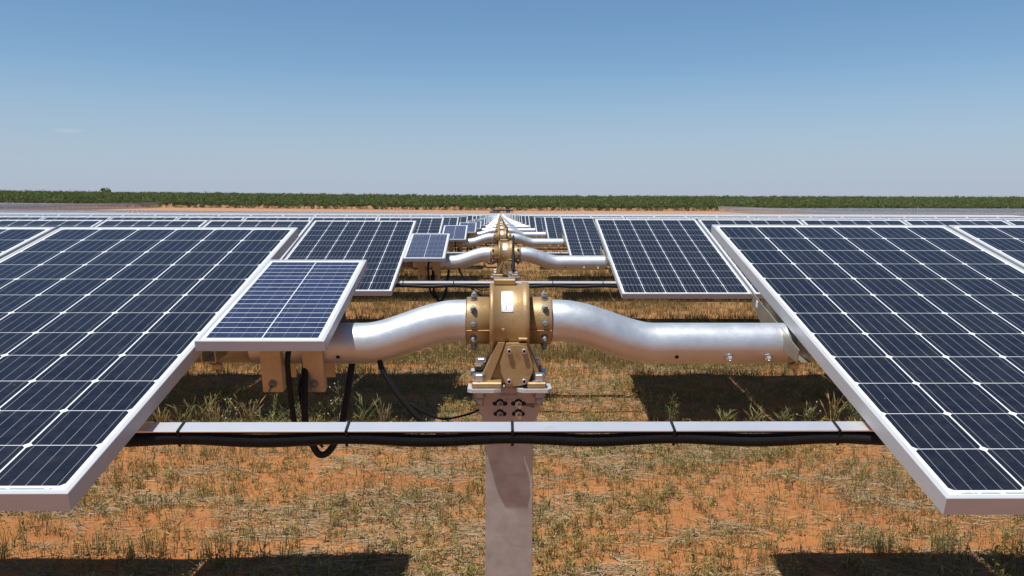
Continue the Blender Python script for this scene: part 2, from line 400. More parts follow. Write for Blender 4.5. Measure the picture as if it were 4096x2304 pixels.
def panel_block(name,items):
    """items: (centre, rot) -> one mesh of thin boxes with the cell pattern on top"""
    x,y=PW/2,PL/2
    base=np.array([(-x,-y,0),(x,-y,0),(x,y,0),(-x,y,0),(-x,-y,-.04),(x,-y,-.04),(x,y,-.04),(-x,y,-.04)])
    fs=np.array([(0,1,2,3),(7,6,5,4),(0,4,5,1),(1,5,6,2),(2,6,7,3),(3,7,4,0)]); mi=[0,1,1,1,1,1]
    uvt=np.array([(0,0),(PW,0),(PW,PL),(0,PL)]+[(0,0)]*20)
    V=[];F=[];
    for j,(c,(a,b,_)) in enumerate(items):
        R=np.array(Matrix.Rotation(b,3,'Y')@Matrix.Rotation(a,3,'X')); V.append(base@R.T+np.array(c)); F.append(fs+8*j)
    n=len(items)
    return link(name,npmesh(name,np.concatenate(V),np.concatenate(F),[CELLF,ALU],uv=np.tile(uvt,(n,1)),mi=mi*n))
far=[panel_center(*q) for q in plist[NEAR:]]
tag(panel_block('solar_panels',far),'mass of far solar panel rows merging into white and grey stripes','solar panels',None,'stuff')
def block2(x0,x1,y0,y1,ts,step=4.0):
    it=[]; y=y0
    while y<y1:
        x=x0
        while x<x1:
            sl=float(g(x+.5,y)-g(x-.5,y)); it.append(((x,y,1.36+float(g(x,y))+random.uniform(-.03,.03)),(ts+random.uniform(-.02,.02),-math.atan(sl),0))); x+=PP
        y+=step
    return it
tag(panel_block('solar_panels',block2(-235,-147,217,340,.26)),'grey band of solar panels behind the mesh fence on the far left','solar panels',None,'stuff')
tag(panel_block('solar_panels',block2(94,245,218,340,.26)),'grey band of solar panels behind the mesh fence on the far right','solar panels',None,'stuff')

# ------------------------------------------------------------------ torque tubes
RT=.0645; NLOW=-.078
def tf(tilt):     # (x, v, n) -> tracker axis frame
    ct,st=math.cos(tilt),math.sin(tilt)
    return lambda x,v,n:(x, v*ct-n*st, v*st+n*ct)
def neck_pts(side,x0,xb,xe,n=26):
    pts=[(x0,0,0)]
    for i in range(n+1):
        t=i/n; s=t*t*(3-2*t); pts.append((x0+side*.02+(xb-x0-side*.02)*t,0,NLOW*s))
    m=6
    for i in range(1,m+1): pts.append((xb+(xe-xb)*i/m,0,NLOW))
    return pts
def bolt_mesh(r,h,n=6,shank=.4,washer=True):
    m=MB()
    if washer: m.lathe([(r*1.35,0),(r*1.35,h*.18)],n=16,smooth=False)
    m.lathe([(r,h*.18),(r,h*.78),(r*.82,h)],n=n,smooth=False); m.lathe([(r*shank,h),(r*shank,h*1.35)],n=8); return m
NUTME=bolt_mesh(.0090,.015,12,.55).mesh('bolt',NUT); TBOLTME=bolt_mesh(.0105,.016,6,.5).mesh('bolt',BOLT)
HEXME=None
_m=MB(); _m.lathe([(.023,0),(.023,.004)],n=20,smooth=False); _m.lathe([(.0195,.004),(.0195,.019),(.017,.022)],n=6,smooth=False); HEXME=_m.mesh('anchor_bolt',BOLT)
_m=MB(); _m.lathe([(.0076,0),(.0076,.011),(.0068,.012),(.0042,.012),(.0042,.004)],n=18,smooth=False,caps=False); _m.lathe([(.0043,.003),(.0043,.0045)],n=6,mi=1,smooth=False); SCREWME=_m.mesh('cap_screw',[BOLT,DARK])
_m=MB(); _m.lathe([(.0065,0),(.0065,.0008)],n=20,smooth=False); HOLEME=_m.mesh('bolt_hole',DARK)
def put(name,me,parent,loc,direction,roll=0):
    o=link(name,me,parent); o.location=loc; q=Vector(direction).to_track_quat('Z','Y'); o.rotation_mode='QUATERNION'; o.rotation_quaternion=q; return o
def make_neck(side):
    """curved torque tube, origin on the drive axis; local frame x, v, n"""
    r=empty('torque_tube',(0,0,0))
    xe=.868 if side>0 else -.80
    xb=.462 if side>0 else -.46
    m=MB(); m.tube(neck_pts(side,side*.133,xb,xe),RT,n=40,caps=False)
    m.tube([(xe,0,NLOW),(xe-side*.12,0,NLOW)],RT-.004,n=40,caps=False)
    m.lathe([(RT,0),(RT-.004,0.0001)],axis='x',c=(xe,0,NLOW),n=40,caps=False)
    m.build('curved_tube',GALV,r)
    # bolts and holes on the camera side
    c=(0,-math.cos(.30),-math.sin(.30))
    def onp(x,me,name,off=0): put(name,me,r,(x,(RT+off)*c[1],NLOW+(RT+off)*c[2]),c)
    if side>0:
        onp(.520,HOLEME,'bolt_hole'); onp(.682,TBOLTME,'bolt'); onp(.803,TBOLTME,'bolt')
    else:
        onp(-.527,HOLEME,'bolt_hole'); onp(-.72,TBOLTME,'bolt')
    # a pair of weld lugs is not needed: the far end is open onto the inner tube
    return r
def make_straight(side,length):
    r=empty('torque_tube',(0,0,0)); m=MB(); x0=.83*side if side>0 else -.76
    m.tube([(x0,0,NLOW),(x0+side*length,0,NLOW)],RT-.0045,n=28); m.build('inner_tube',GALV2,r); return r

# ------------------------------------------------------------------ slew drive
def make_drive():
    r=empty('slew_drive',(0,0,0))
    m=MB()
    R=.117
    m.lathe([(.070,-.060),(R-.005,-.060),(R,-.057),(R,-.047),(R-.004,-.044),(R-.004,.028),(R-.001,.031),(R-.001,.037),(R+.003,.040),(R+.003,.058),(R,.061),(.070,.061)],axis='x',n=56)
    # flat lug on the crown of the ring
    m.box((-.014,.02,R+.004),(.068,.085,.018),bev=.003)
    # A-shaped pedestal cast below the ring, front and back webs
    zf=-.166
    for ys in(-1,1):
        y0,y1=ys*.062,ys*.108
        poly=[(-.030,-.055),(.048,-.055),(.078,zf+.0),(.086,zf-.0),(-.086,zf),(-.080,zf+.01)]
        a,b=min(y0,y1),max(y0,y1)
        m.prism([(-.028,-.060),(.046,-.060),(.092,zf),(-.082,zf)],a,b-.012 if ys>0 else b,axis='y')
        m.prism([(-.034,-.052),(-.014,-.052),(-.058,zf),(-.088,zf)],min(ys*.062,ys*.122),max(ys*.062,ys*.122),axis='y')
        m.prism([(.034,-.052),(.052,-.052),(.098,zf),(.078,zf)],min(ys*.062,ys*.114),max(ys*.062,ys*.114),axis='y')
    m.box((.003,0,-.115),(.100,.15,.10))
    # worm case behind the cover, and the small ledge above it
    m.prism([(-.010,-.052),(.050,-.052),(.068,-.112),(.058,-.168),(-.018,-.168),(-.028,-.112)],-.142,-.05,axis='y',c=(0,0,0))
    m.box((.040,-.119,-.040),(.028,.03,.008),bev=.002)
    m.build('housing',GOLD,r)
    # collars that hold the tubes, ten nuts each
    for s in(-1,1):
        m=MB(); x0=s*.058; x1=s*.131
        pr=[(.0600,x0),(.0715,x0),(.0715,x0+s*.005),(.0735,x0+s*.007),(.0735,x1-s*.002),(.0725,x1),(RT,x1)]
        m.lathe(pr,axis='x',n=48,caps=False)
        # casting joint line
        m.box((s*.095,-.0715,-.022),(.070,.006,.0022),bev=.0008)
        c=m.build('collar',GOLD,r)
        for a in range(10):
            w=math.radians(-2+36*a+ (2 if s>0 else 0)); d=(0,-math.cos(w),math.sin(w)); put('bolt',NUTME,c,(s*.109,d[1]*.0728,d[2]*.0728),d)
    # cover plate with four cap screws
    cx=.021
    pts=[]
    top,bot=-.083,-.209
    def arc(x0,x1,z,b,n=8): return [(x0+(x1-x0)*i/n, z+b*math.sin(PI*i/n)) for i in range(n+1)]
    poly=arc(cx-.030,cx+.030,-.061,.006)+[(cx+.047,-.112),(cx+.047,-.134)]+arc(cx+.032,cx-.032,-.169,-.007)+[(cx-.047,-.134),(cx-.047,-.112)]
    m=MB(); m.prism(poly,-.152,-.140,axis='y'); cp=m.build('cover_plate',GOLD,r)
    for sx in(-.022,.022):
        for z in(-.071,-.161): put('cap_screw',SCREWME,cp,(cx+sx,-.152,z),(0,-1,0))
    # feet and anchor bolts
    for ys in(-1,1):
        for xa,xb in((-.112,-.022),(.052,.109)):
            m=MB(); m.box(((xa+xb)/2,ys*.133,-.1728),(xb-xa,.056,.018),bev=.004); f=m.build('foot',GOLD,r)
            put('anchor_bolt',HEXME,f,(-.090 if xa<0 else .087,ys*.135,-.1638),(0,0,1))
    # nameplate, bent onto the ring
    m=MB(); n=8; vs=[];fs=[]; rr=R-.004+.0016
    for i in range(n+1):
        w=math.radians(20+ (58-20)*i/n)
        for x in(-.024,.012): vs.append((x,-rr*math.cos(w),rr*math.sin(w)))
    for i in range(n): fs.append((2*i,2*i+1,2*i+3,2*i+2))
    m.add(vs,fs,smooth=True)
    npl=m.build('nameplate',NAMEM,r,fixn=False)
    m=MB(); rr+=.0004
    def mark(x,w0,w1,wd):
        a0,a1=math.radians(w0),math.radians(w1)
        m.add([(x-wd,-rr*math.cos(a0),rr*math.sin(a0)),(x+wd,-rr*math.cos(a0),rr*math.sin(a0)),(x+wd,-rr*math.cos(a1),rr*math.sin(a1)),(x-wd,-rr*math.cos(a1),rr*math.sin(a1))],[(0,1,2,3)])
    for i in range(14):   # the round emblem at the head of the sideways writing
        a=2*PI*i/14; mark(.0035+.0022*math.cos(a),47+1.5*math.sin(a),47.8+1.5*math.sin(a),.0004)
    for w in(43.5,40.5,37.5,35,33.3,31.5): mark(.0032+.0008*math.sin(w*9),w-1.1,w,.0012)
    for w in range(32,48,2): mark(-.0045,w,w+1.6,.0004)
    for w in range(24,42,3): mark(-.0098,w,w+1.5,.0012)
    mark(-.0115,49,50.6,.0005)
    m.build('lettering',INK,npl,fixn=False)
    m=MB()
    for x in(-.0215,.0095):
        for w in(21.2,56.8):
            a=math.radians(w); m.lathe([(.0014,0),(.001,.001)],n=8,c=(x,-rr*math.cos(a),rr*math.sin(a)),M=Vector((0,-math.cos(a),math.sin(a))).to_track_quat('Z','Y').to_matrix())
    m.build('rivets',BOLT,npl)
    a=math.radians(-7); put('plug',bolt_mesh(.0062,.009,14,.45,False).mesh('plug',GOLD),r,(-.018,-(R-.004)*math.cos(a),(R-.004)*math.sin(a)),(0,-math.cos(a),math.sin(a)))
    return r
def text_mesh(txt,size,mat,depth=.0006):
    cu=bpy.data.curves.new('t','FONT'); cu.body=txt; cu.size=size; cu.extrude=depth; cu.align_x='CENTER'
    o=bpy.data.objects.new('t',cu); C.objects.link(o); dg=bpy.context.evaluated_depsgraph_get(); me=bpy.data.meshes.new_from_object(o.evaluated_get(dg)); bpy.data.objects.remove(o)
    me.materials.clear(); me.materials.append(mat); return me
def slot_poly(w,h,rc):
    pts=[]
    for a in range(-6,7): t=a*PI/12; pts.append((w/2-h/2+h/2*math.cos(t),h/2*math.sin(t)))
    for a in range(6,19): t=a*PI/12; pts.append((-w/2+h/2+h/2*math.cos(t),h/2*math.sin(t)))
    return pts
def make_post(h):
    """origin under the drive at the ground; h = height of the top plate surface"""
    r=empty('steel_post',(0,0,0))
    m=MB(); w,d,t=.146,.085,.006; yf=-.075
    # I-shaped rolled post, flange to the camera
    m.box((0,yf+t/2,(h-.11)/2-.2),(w,t,h-.11+.4),bev=.0015); m.box((0,yf+.13,(h-.11)/2-.2),(w,t,h-.11+.4),bev=.0015); m.box((0,yf+.0665,(h-.11)/2-.2),(t,.117,h-.11+.4))
    m.build('post_beam',POSTM,r)
    # tapered head brackets front and back with bent top flange
    for ys in(-1,1):
        m=MB(); yy=-.085 if ys<0 else .060; T=.007
        m.prism([(-.113,h-.012),(.113,h-.012),(.080,h-.118),(.080,h-.19),(-.080,h-.19),(-.080,h-.118)],yy,yy+T,axis='y')
        b=m.build('head_bracket',PLATEM,r)
        if ys<0:
            for sx in(-1,1):
                for z in(h-.062,h-.094):
                    m=MB(); m.prism([(a+sx*.028,q+z) for a,q in slot_poly(.046 if z>h-.08 else .040,.0125,0)],yy-.0012,yy,axis='y'); m.lathe([(.0125,-.002),(.0125,-.0002)],axis='y',n=20,c=(sx*.028,yy,z+.002)); m.build('slot',DARK,b)
                    m=MB(); m.tube([(sx*.028+.001,yy+.002,z),(sx*.028+.003,yy-.040,z-.002)],.0052,n=12); m.lathe([(.0105,-.012),(.0105,-.003)],axis='y',n=6,c=(sx*.028,yy,z),smooth=False); m.build('stud',PLATEM if sx<0 else BOLT,b)
            for txt,sz,z in(('4053A AC',.0125,h-.038),('17111',.0105,h-.053)):
                o=link('embossed_marks',text_mesh(txt,sz,ETCH,.0004),b); o.location=(0,yy-.0005,z); o.rotation_euler=(PI/2,0,0)
            m=MB(); m.prism([(.048,h-.062),(.077,h-.060),(.078,h-.073),(.070,h-.076),(.066,h-.073),(.050,h-.070)],yy-.0006,yy,axis='y'); m.build('scrape_mark',ETCH,b)
    # top plate: two rounded ears per side, waist in the middle
    m=MB()
    for ys in(-1,1):
        e=[]
        for sx in(-1,1):
            q=[(sx*.124,ys*.085),(sx*.124,ys*.160),(sx*.112,ys*.172),(sx*.045,ys*.172),(sx*.026,ys*.162),(sx*.012,ys*.120),(sx*.012,ys*.085)]
            m.prism(q,h-.0105,h,axis='z')
    m.box((0,0,h-.00525),(.226,.168,.0105))
    m.build('top_plate',CASTW,r)
    for ys in(-1,1):
        for sx in(-1,1):
            m=MB(); m.lathe([(.019,-.03),(.019,-.011)],n=6,c=(sx*.088,ys*.135,h),smooth=False); m.lathe([(.0115,-.055),(.0115,-.03)],n=12,c=(sx*.088,ys*.135,h)); m.build('anchor_nut',PLATEM,r)
    return r
ZP=-.182   # top plate surface below the drive axis

# ------------------------------------------------------------------ panel mounts, small panel, rail, antenna
def make_mount(side):
    """hat channel across the tube under a panel edge; local x, v, n with origin on the drive axis"""
    r=empty('panel_mount',(0,0,0)); T=.003
    m=MB()
    prof=[(-.185,-.016),(.28,-.016),(.28,-.055),(.10,-.092),(.066,-.078),(.045,-.048),(0,-.030),(-.045,-.048),(-.064,-.070),(-.095,-.072),(-.185,-.056)]
    w=.040*side
    m.prism(prof,0,T,axis='x'); m.prism(prof,w,w+T,axis='x')
    a_,b_=min(0,w)+T,max(0,w)
    m.prism([(-.185,-.056),(-.095,-.072),(-.095,-.0745),(-.185,-.0585)],a_,b_,axis='x')
    m.prism([(.28,-.055),(.10,-.092),(.10,-.0945),(.28,-.0575)],a_,b_,axis='x')
    m.build('channel',GALV2,r)
    m=MB(); m.lathe([(RT+.0005,-.012),(RT+.003,-.012),(RT+.003,.012),(RT+.0005,.012)],axis='x',n=36,c=(side*.062,0,NLOW),caps=False)
    m.box((side*.062,-.004,NLOW-RT-.012),(.03,.022,.018),bev=.002); m.tube([(side*.062,.004,NLOW-RT-.012),(side*.062-.0,-.030,NLOW-RT-.032)],.004,n=8)
    m.build('clamp',GALV2,r)
    m=MB(); m.box((-.0006,.225,-.035),(.001,.018,.022)); m.build('sticker',WHITE,r)
    return r
def make_minipanel():
    """origin on the drive axis (x from the drive centre); tilt frame"""
    r=empty('small_solar_panel',(0,0,0)); W,L=.35,.752; cx=-.680; cv=.052; nz=.066
    m=MB(); box_ring(m,W,L,.010,.030); f=m.build('frame',ALU,r); f.location=(cx,cv,nz)
    m=MB(); x,y=W/2-.0095,L/2-.0095
    m.add([(-x,-y,-.0015),(x,-y,-.0015),(x,y,-.0015),(-x,y,-.0015)],[(0,1,2,3)],uvs=[[(.0095,.0095),(W-.0095,.0095),(W-.0095,L-.0095),(.0095,L-.0095)]])
    m.add([(-x,-y,-.006),(x,-y,-.006),(x,y,-.006),(-x,y,-.006)],[(3,2,1,0)],mi=1)
    o=m.build('glass',[MINI,BACKS],r,fixn=False); o.location=(cx,cv,nz)
    for x in(-.728,-.600):
        m=MB(); T=.0025
        # folded channel legs down the camera side of the tube
        zt,zb=nz-.032,-.205; yc=-.083
        m.box((x,yc,(zt+zb)/2),(.062,T,zt-zb)); 
        for s in(-1,1): m.box((x+s*.031,yc+.0145,(zt+zb)/2),(T,.026,zt-zb-.004))
        m.box((x,.02,zt-.002),(.064,.30,.004))
        b=m.build('bracket',GALV2,r)
        m=MB(); m.lathe([(.013,0),(.013,.003)],axis='y',n=18,c=(x,yc-.0045,zb+.028),smooth=False); m.lathe([(.0085,-.008),(.0085,.003)],axis='y',n=6,c=(x,yc-.003,zb+.028),smooth=False); m.tube([(x,yc-.004,zb+.028),(x-.004,yc-.03,zb+.016)],.004,n=8)
        m.build('bolt',NUT,b)
        if True:
            m=MB(); m.tube([(x,yc+.012,zb+.028),(x,.085,zb+.028)],.004,n=8); m.box((x,.083,zb/2-.05),(.06,T,.16)); m.build('back_strap',GALV2,r)
    m=MB(); m.box((-.560,.10,nz-.085),(.05,.09,.10),bev=.006); m.box((-.552,.02,nz-.10),(.045,.05,.055),bev=.008); m.build('control_box',BLACK,r)
    return r
def make_antenna():
    r=empty('antenna',(0,0,0))
    m=MB(); m.lathe([(.0135,.035),(.0145,.06),(.0155,.12),(.0150,.17),(.0105,.215),(.0095,.33),(.0085,.352),(.003,.356)],n=20); m.build('mast',ANTM,r)
    m=MB(); m.box((-.002,-.006,.012),(.074,.004,.055),bev=.001); m.box((-.002,.014,.037),(.074,.040,.004)); m.box((.033,.014,.012),(.004,.040,.05)); b=m.build('bracket',CASTW,r)
    for x in(-.022,.020):
        put('bolt',bolt_mesh(.006,.007,6,.4,False).mesh('bolt',NUT),b,(x,-.008,.006),(0,-1,0))
    return r
def make_rail(xl,xr,s,ties,conduit_r=.0165,detail=True):
    r=empty('cable_rail',(0,0,0)); n0=-.0325; wd=.044
    # box profile flush under the panel frames
    m=MB(); m.box(((xl+xr)/2,s,n0-.002),(xr-xl,wd,.004),bev=.0006); m.box(((xl+xr)/2,s+.012,n0-.013),(xr-xl,.018,.018)); m.build('rail_profile',RAILM,r)
    for x in ties:
        m=MB(); x=x; z=n0; w=.0045
        m.box((x,s,z+.0012),(w*1.5,wd+.004,.0016)); m.box((x,s-wd/2-.0015,z-.02),(w*1.5,.0016,.042)); m.box((x,s+wd/2+.0015,z-.013),(w*1.5,.0016,.028)); m.build('cable_tie',BLACK,r)
    c=empty('corrugated_conduit',(0,0,0)); m=MB()
    stp=.0016 if detail else .04; N=int((xr-xl)/stp); pts=[];R=[]
    ts=[xl]+list(ties)+[xr]
    for i in range(N+1):
        x=xl+(xr-xl)*i/N; sag=0
        for a,b in zip(ts[:-1],ts[1:]):
            if a<=x<=b and b>a: sag=math.sin(PI*(x-a)/(b-a))**2*(b-a)*.020
        pts.append((x,s-wd/2+.010-sag*.2,n0-.0075-conduit_r-sag)); R.append(conduit_r*(1 if (i%2==0 or not detail) else .87))
    m.tube(pts,R,n=16,smooth=not detail); m.build('conduit_sleeve',CONDM,c)
    return r,c
def cable(pts,r,name,label,group=None,n=10,seg=10):
    P=[Vector(p) for p in pts]; out=[]
    Q=[P[0]*2-P[1]]+P+[P[-1]*2-P[-2]]
    for i in range(1,len(Q)-2):
        for j in range(seg):
            t=j/seg; a,b,c,d=Q[i-1],Q[i],Q[i+1],Q[i+2]
            out.append(.5*((2*b)+(c-a)*t+(2*a-5*b+4*c-d)*t*t+(3*b-a-3*c+d)*t**3))
    out.append(P[-1]); m=MB(); m.tube(out,r,n=n); o=m.build(name,BLACK); 
    if label: tag(o,label,'cable',group)
    return o

# ------------------------------------------------------------------ assemble the rows
DET=10
pd=make_drive(); pL=make_neck(-1); pR=make_neck(1); pmL=make_mount(-1); pmR=make_mount(1); pmp=make_minipanel(); pan=make_antenna()
post_h=CAMH-.329+ZP
ppost=make_post(post_h)
sL=make_straight(-1,4.0); sR=make_straight(1,4.0)
railp,conp=make_rail(-1.05,1.08,-.600,[-.775,-.371,.031,.425,.829])
railf,conf=make_rail(-1.05,1.08,-.600,[-.775,-.371,.031,.425,.829],detail=False)
def tagrow(o,k,near,far,cat,grp):
    tag(o,near if k==0 else far%(ordn(k)+' row'),cat,grp)
def place_row(k):
    y=Y0+PITCH*k; z=rowz(k,0,y)+DZ[k]; x=MX[k]
    def inst(p,first=0): return p if k==first else copy_tree(p)
    d=inst(pd); d.location=(x,y,z); tagrow(d,k,'bronze painted gearbox with a white nameplate on the nearest post','bronze gearbox on the post of the %s','gearbox','bronze gearboxes down the central gap')
    p=inst(ppost); p.location=(x,y,z-.329*0-post_h+ZP+0.0); p.location.z=z+ZP-post_h
    tagrow(p,k,'galvanised steel post under the nearest bronze gearbox','galvanised steel post carrying the gearbox of the %s','post','steel posts down the central gap')
    for s,pn,T,X in((-1,pL,TL,XL),(1,pR,TR,XR)):
        o=inst(pn); o.location=(x,y,z); o.rotation_euler=(T[k],0,0); sd='left' if s<0 else 'right'
        tagrow(o,k,'curved silver torque tube %s of the nearest gearbox'%sd,'curved silver torque tube %s of the gearbox in the %%s'%sd,'steel tube','curved silver tubes joined to the gearboxes')
        o=inst(sL if s<0 else sR); o.location=(x,y,z); o.rotation_euler=(T[k],0,0)
        tagrow(o,k,'straight torque tube under the %s panels of the nearest row'%sd,'straight torque tube under the %s panels of the %%s'%sd,'steel tube','straight tubes under the panels')
        o=inst(pmL if s<0 else pmR); o.rotation_euler=(T[k],0,0)
        o.location=(X[k]-.022*s,y,z)
        tagrow(o,k,'grey metal channel clamping the %s panel to the nearest tube'%('inner left' if s<0 else 'inner right'),'grey metal channel under the inner %s panel of the %%s'%sd,'bracket','metal channels clamping panels to tubes')
    o=inst(pmp); o.location=(x,y,z); o.rotation_euler=(TL[k]-.012,0,0)
    tagrow(o,k,'small blue solar panel on two metal legs beside the nearest gearbox','small blue solar panel beside the gearbox of the %s','small solar panel','small blue solar panels left of the gearboxes')
    if k>0:
        o=inst(pan,1); o.location=(x+.066,y-.150,z+ZP+.0)
        tag(o,'dark whip antenna on the gearbox base of the %s'%(ordn(k)+' row'),'antenna','dark antennas on the gearbox bases')
    if k==0: rl,cd=railp,conp
    elif k==1: rl,cd=railf,conf
    else: rl,cd=copy_tree(railf),copy_tree(conf)
    for o in(rl,cd): o.location=(0,y,z); o.rotation_euler=((TR[k]+TL[k])/2,0,0)
    tagrow(rl,k,'bright aluminium cable rail across the gap in front of the nearest post','bright aluminium cable rail across the gap in the %s','rail','aluminium rails across the gap')
    tagrow(cd,k,'black corrugated conduit tied under the nearest aluminium rail','black conduit tied under the aluminium rail of the %s','conduit','black conduits under the rails')
for k in range(DET): place_row(k)

# cables of each near row
def row_cables(k):
    y=Y0+PITCH*k; z=rowz(k,0,y)+DZ[k]; rt='nearest row' if k==0 else ordn(k)+' row'
    G='black cables hanging at the gap'
    def W(*p): return [(a+MX[k]-.029,y+b,z+c) for a,b,c in p]
    cable(W((-.62,-.06,-.02),(-.633,-.105,-.09),(-.632,-.105,-.17),(-.620,-.095,-.30),(-.600,-.08,-.34),(-.58,-.07,-.375)),.0085,'cable','thick black cable dropping between the legs of the small panel in the %s'%rt,G)
    cable(W((-.60,-.03,-.12),(-.592,-.08,-.22),(-.585,-.10,-.33),(-.570,-.10,-.36),(-.545,-.10,-.397),(-.515,-.09,-.385),(-.490,-.05,-.33),(-.478,-.02,-.25),(-.465,.02,-.14)),.0105,'cable','thick black cable hanging in a long loop in the %s'%rt,G)
    cable(W((-.59,-.02,-.13),(-.61,-.07,-.20),(-.585,-.09,-.30),(-.565,-.09,-.34),(-.54,-.08,-.38)),.0045,'cable','thin black cable beside the long loop in the %s'%rt,G)
    cable(W((-.375,.0,-.10),(-.365,-.02,-.15),(-.30,-.03,-.25),(-.225,-.02,-.33),(-.14,.0,-.375),(-.06,.02,-.35),(.0,.04,-.27)),.0085,'cable','thick black cable running diagonally from the tube to the post in the %s'%rt,G)
    cable(W((-.30,-.02,-.25),(-.24,.0,-.29),(-.18,.02,-.318),(-.10,.03,-.305),(-.04,.04,-.28)),.0035,'cable','thin black cable curving up to the post in the %s'%rt,G)
for k in range(4): row_cables(k)
# simplified hardware for the rows that are only a few pixels tall
def make_far_parts():
    m=MB(); m.lathe([(.085,-.072),(.117,-.058),(.117,.058),(.085,.072)],axis='x',n=20); m.lathe([(.0735,-.131),(.0735,.131)],axis='x',n=16)
    m.prism([(-.03,-.05),(.05,-.05),(.10,-.171),(-.10,-.171)],-.14,.12,axis='y'); m.box((0,0,-.18),(.22,.32,.018)); m.box((-.006,-.088,.075),(.036,.004,.046),M=Matrix.Rotation(-.7,3,'X'),mi=1)
    fd=m.mesh('slew_drive',[GOLD,NAMEM])
    tubes=[]
    for s in(-1,1):
        m=MB(); m.tube(neck_pts(s,s*.13,.462 if s>0 else -.46,.868 if s>0 else -.8,10),RT,n=14); m.tube([((.86 if s>0 else -.79),0,NLOW),((.86 if s>0 else -.79)+s*2,0,NLOW)],RT-.005,n=10); tubes.append(m.mesh('torque_tube',GALV))
    m=MB(); m.box((0,0,post_h/2-.15),(.146,.13,post_h+.3)); fp=m.mesh('steel_post',POSTM)
    m=MB(); W,L=.35,.752; x,y=W/2,L/2; c=(-.680,.052,.066)
    m.add([(-x+c[0],-y+c[1],c[2]),(x+c[0],-y+c[1],c[2]),(x+c[0],y+c[1],c[2]),(-x+c[0],y+c[1],c[2])],[(0,1,2,3)],uvs=[[(0,0),(W,0),(W,L),(0,L)]])
    m.box((c[0],c[1],c[2]-.0165),(W+.002,L+.002,.031),mi=1)
    for q in(-.728,-.60): m.box((q,-.083,-.08),(.06,.03,.24),mi=2)
    fm=m.mesh('small_solar_panel',[MINI,ALU,GALV2])
    m=MB(); m.lathe([(.0145,0),(.015,.17),(.010,.22),(.009,.35)],n=8); fa=m.mesh('antenna',ANTM)
    return fd,tubes,fp,fm,fa
FD,FT,FP,FM,FA=make_far_parts()
for k in range(DET,ROWS):
    y=Y0+PITCH*k; z=rowz(k,0,y)+DZ[k]; x=MX[k]; rt='row number %d from the camera'%(k+1)
    o=link('slew_drive',FD); o.location=(x,y,z); tag(o,'tiny bronze gearbox in %s'%rt,'gearbox','bronze gearboxes down the central gap')
    for s in(0,1):
        o=link('torque_tube',FT[s]); o.location=(x,y,z); o.rotation_euler=((TL,TR)[s][k],0,0); tag(o,'tiny curved silver tube %s of the gap in %s'%(('left','right')[s],rt),'steel tube','curved silver tubes joined to the gearboxes')
    o=link('steel_post',FP); o.location=(x,y,z+ZP-post_h); tag(o,'tiny steel post in %s'%rt,'post','steel posts down the central gap')
    o=link('small_solar_panel',FM); o.location=(x,y,z); o.rotation_euler=(TL[k],0,0); tag(o,'tiny small panel left of the gearbox in %s'%rt,'small solar panel','small blue solar panels left of the gearboxes')
    if k<14:
        o=link('antenna',FA); o.location=(x+.066,y-.15,z+ZP); tag(o,'tiny dark antenna in %s'%rt,'antenna','dark antennas on the gearbox bases')

# ------------------------------------------------------------------ orchard, fences, pipes
def crown_arrays(n,w,h,z0,leaf):
    """leaf-sized quads spread through an uneven crown of a few lobes"""
    lobes=[(rng.normal(0,w*.22),rng.normal(0,w*.22),z0+h*rng.uniform(.2,.78),rng.uniform(.45,.8)) for _ in range(6)]
    V=[]
    for i in range(n):
        l=lobes[rng.integers(6)]; d=rng.normal(size=3); d/=np.linalg.norm(d); r=rng.uniform(.55,1.05)**.6
        p=np.array([l[0]+d[0]*w*.42*l[3]*r,l[1]+d[1]*w*.42*l[3]*r,l[2]+d[2]*h*.40*l[3]*r])
        if p[2]<z0-.25: p[2]=z0+rng.uniform(0,.3)
        a=rng.normal(size=3)*.6+d; a/=np.linalg.norm(a); b=np.cross(a,rng.normal(size=3)); b/=np.linalg.norm(b); c=np.cross(a,b); s=leaf*rng.uniform(.6,1.4)
        V+= [p-b*s-c*s*.6,p+b*s-c*s*.6,p+b*s*.7+c*s*.6,p-b*s*.7+c*s*.6]
    for i in range(max(3,n//40)):      # loose shoots above the crown
        x,y=rng.normal(0,w*.22),rng.normal(0,w*.22); z=z0+h*.9
        V+=[np.array(q) for q in [(x-.07,y,z),(x+.07,y,z),(x+.12,y,z+h*.28),(x+.02,y,z+h*.28)]]
    V=np.array(V); F=np.arange(len(V)).reshape(-1,4); return V,F
TV=[]
for i in range(6):
    V,F=crown_arrays(520,4.2,4.0,-.2,.17); V[:,2]=np.maximum(V[:,2],.15); TV.append(npmesh('crown',V,F,TREEM))
m=MB(); m.tube([(0,0,-.4),(.03,0,.5),(.0,.03,1.0)],[.10,.08,.06],n=8)
for a in range(5):
    w=a*1.26; m.tube([(0,.03,.9),(.5*math.cos(w),.5*math.sin(w),1.7),(.9*math.cos(w),.9*math.sin(w),2.5)],[.05,.035,.015],n=6)
TRUNK=m.mesh('trunk',BARK)
x=-238.
i=0
while x<242:
    y=352+random.uniform(-.8,.8); o=empty('orchard_tree',(x,y,float(g(x,y))),(0,0,random.uniform(0,6.28))); s=random.uniform(.80,1.02); o.scale=(s*random.uniform(.9,1.15),s,s*random.uniform(.9,1.1))
    link('trunk',TRUNK,o); link('crown',TV[i%6],o)
    tag(o,'bushy green orchard tree in the front row behind the wire fence','tree','front row of the orchard'); i+=1; x+=3.25+random.uniform(-.35,.35)
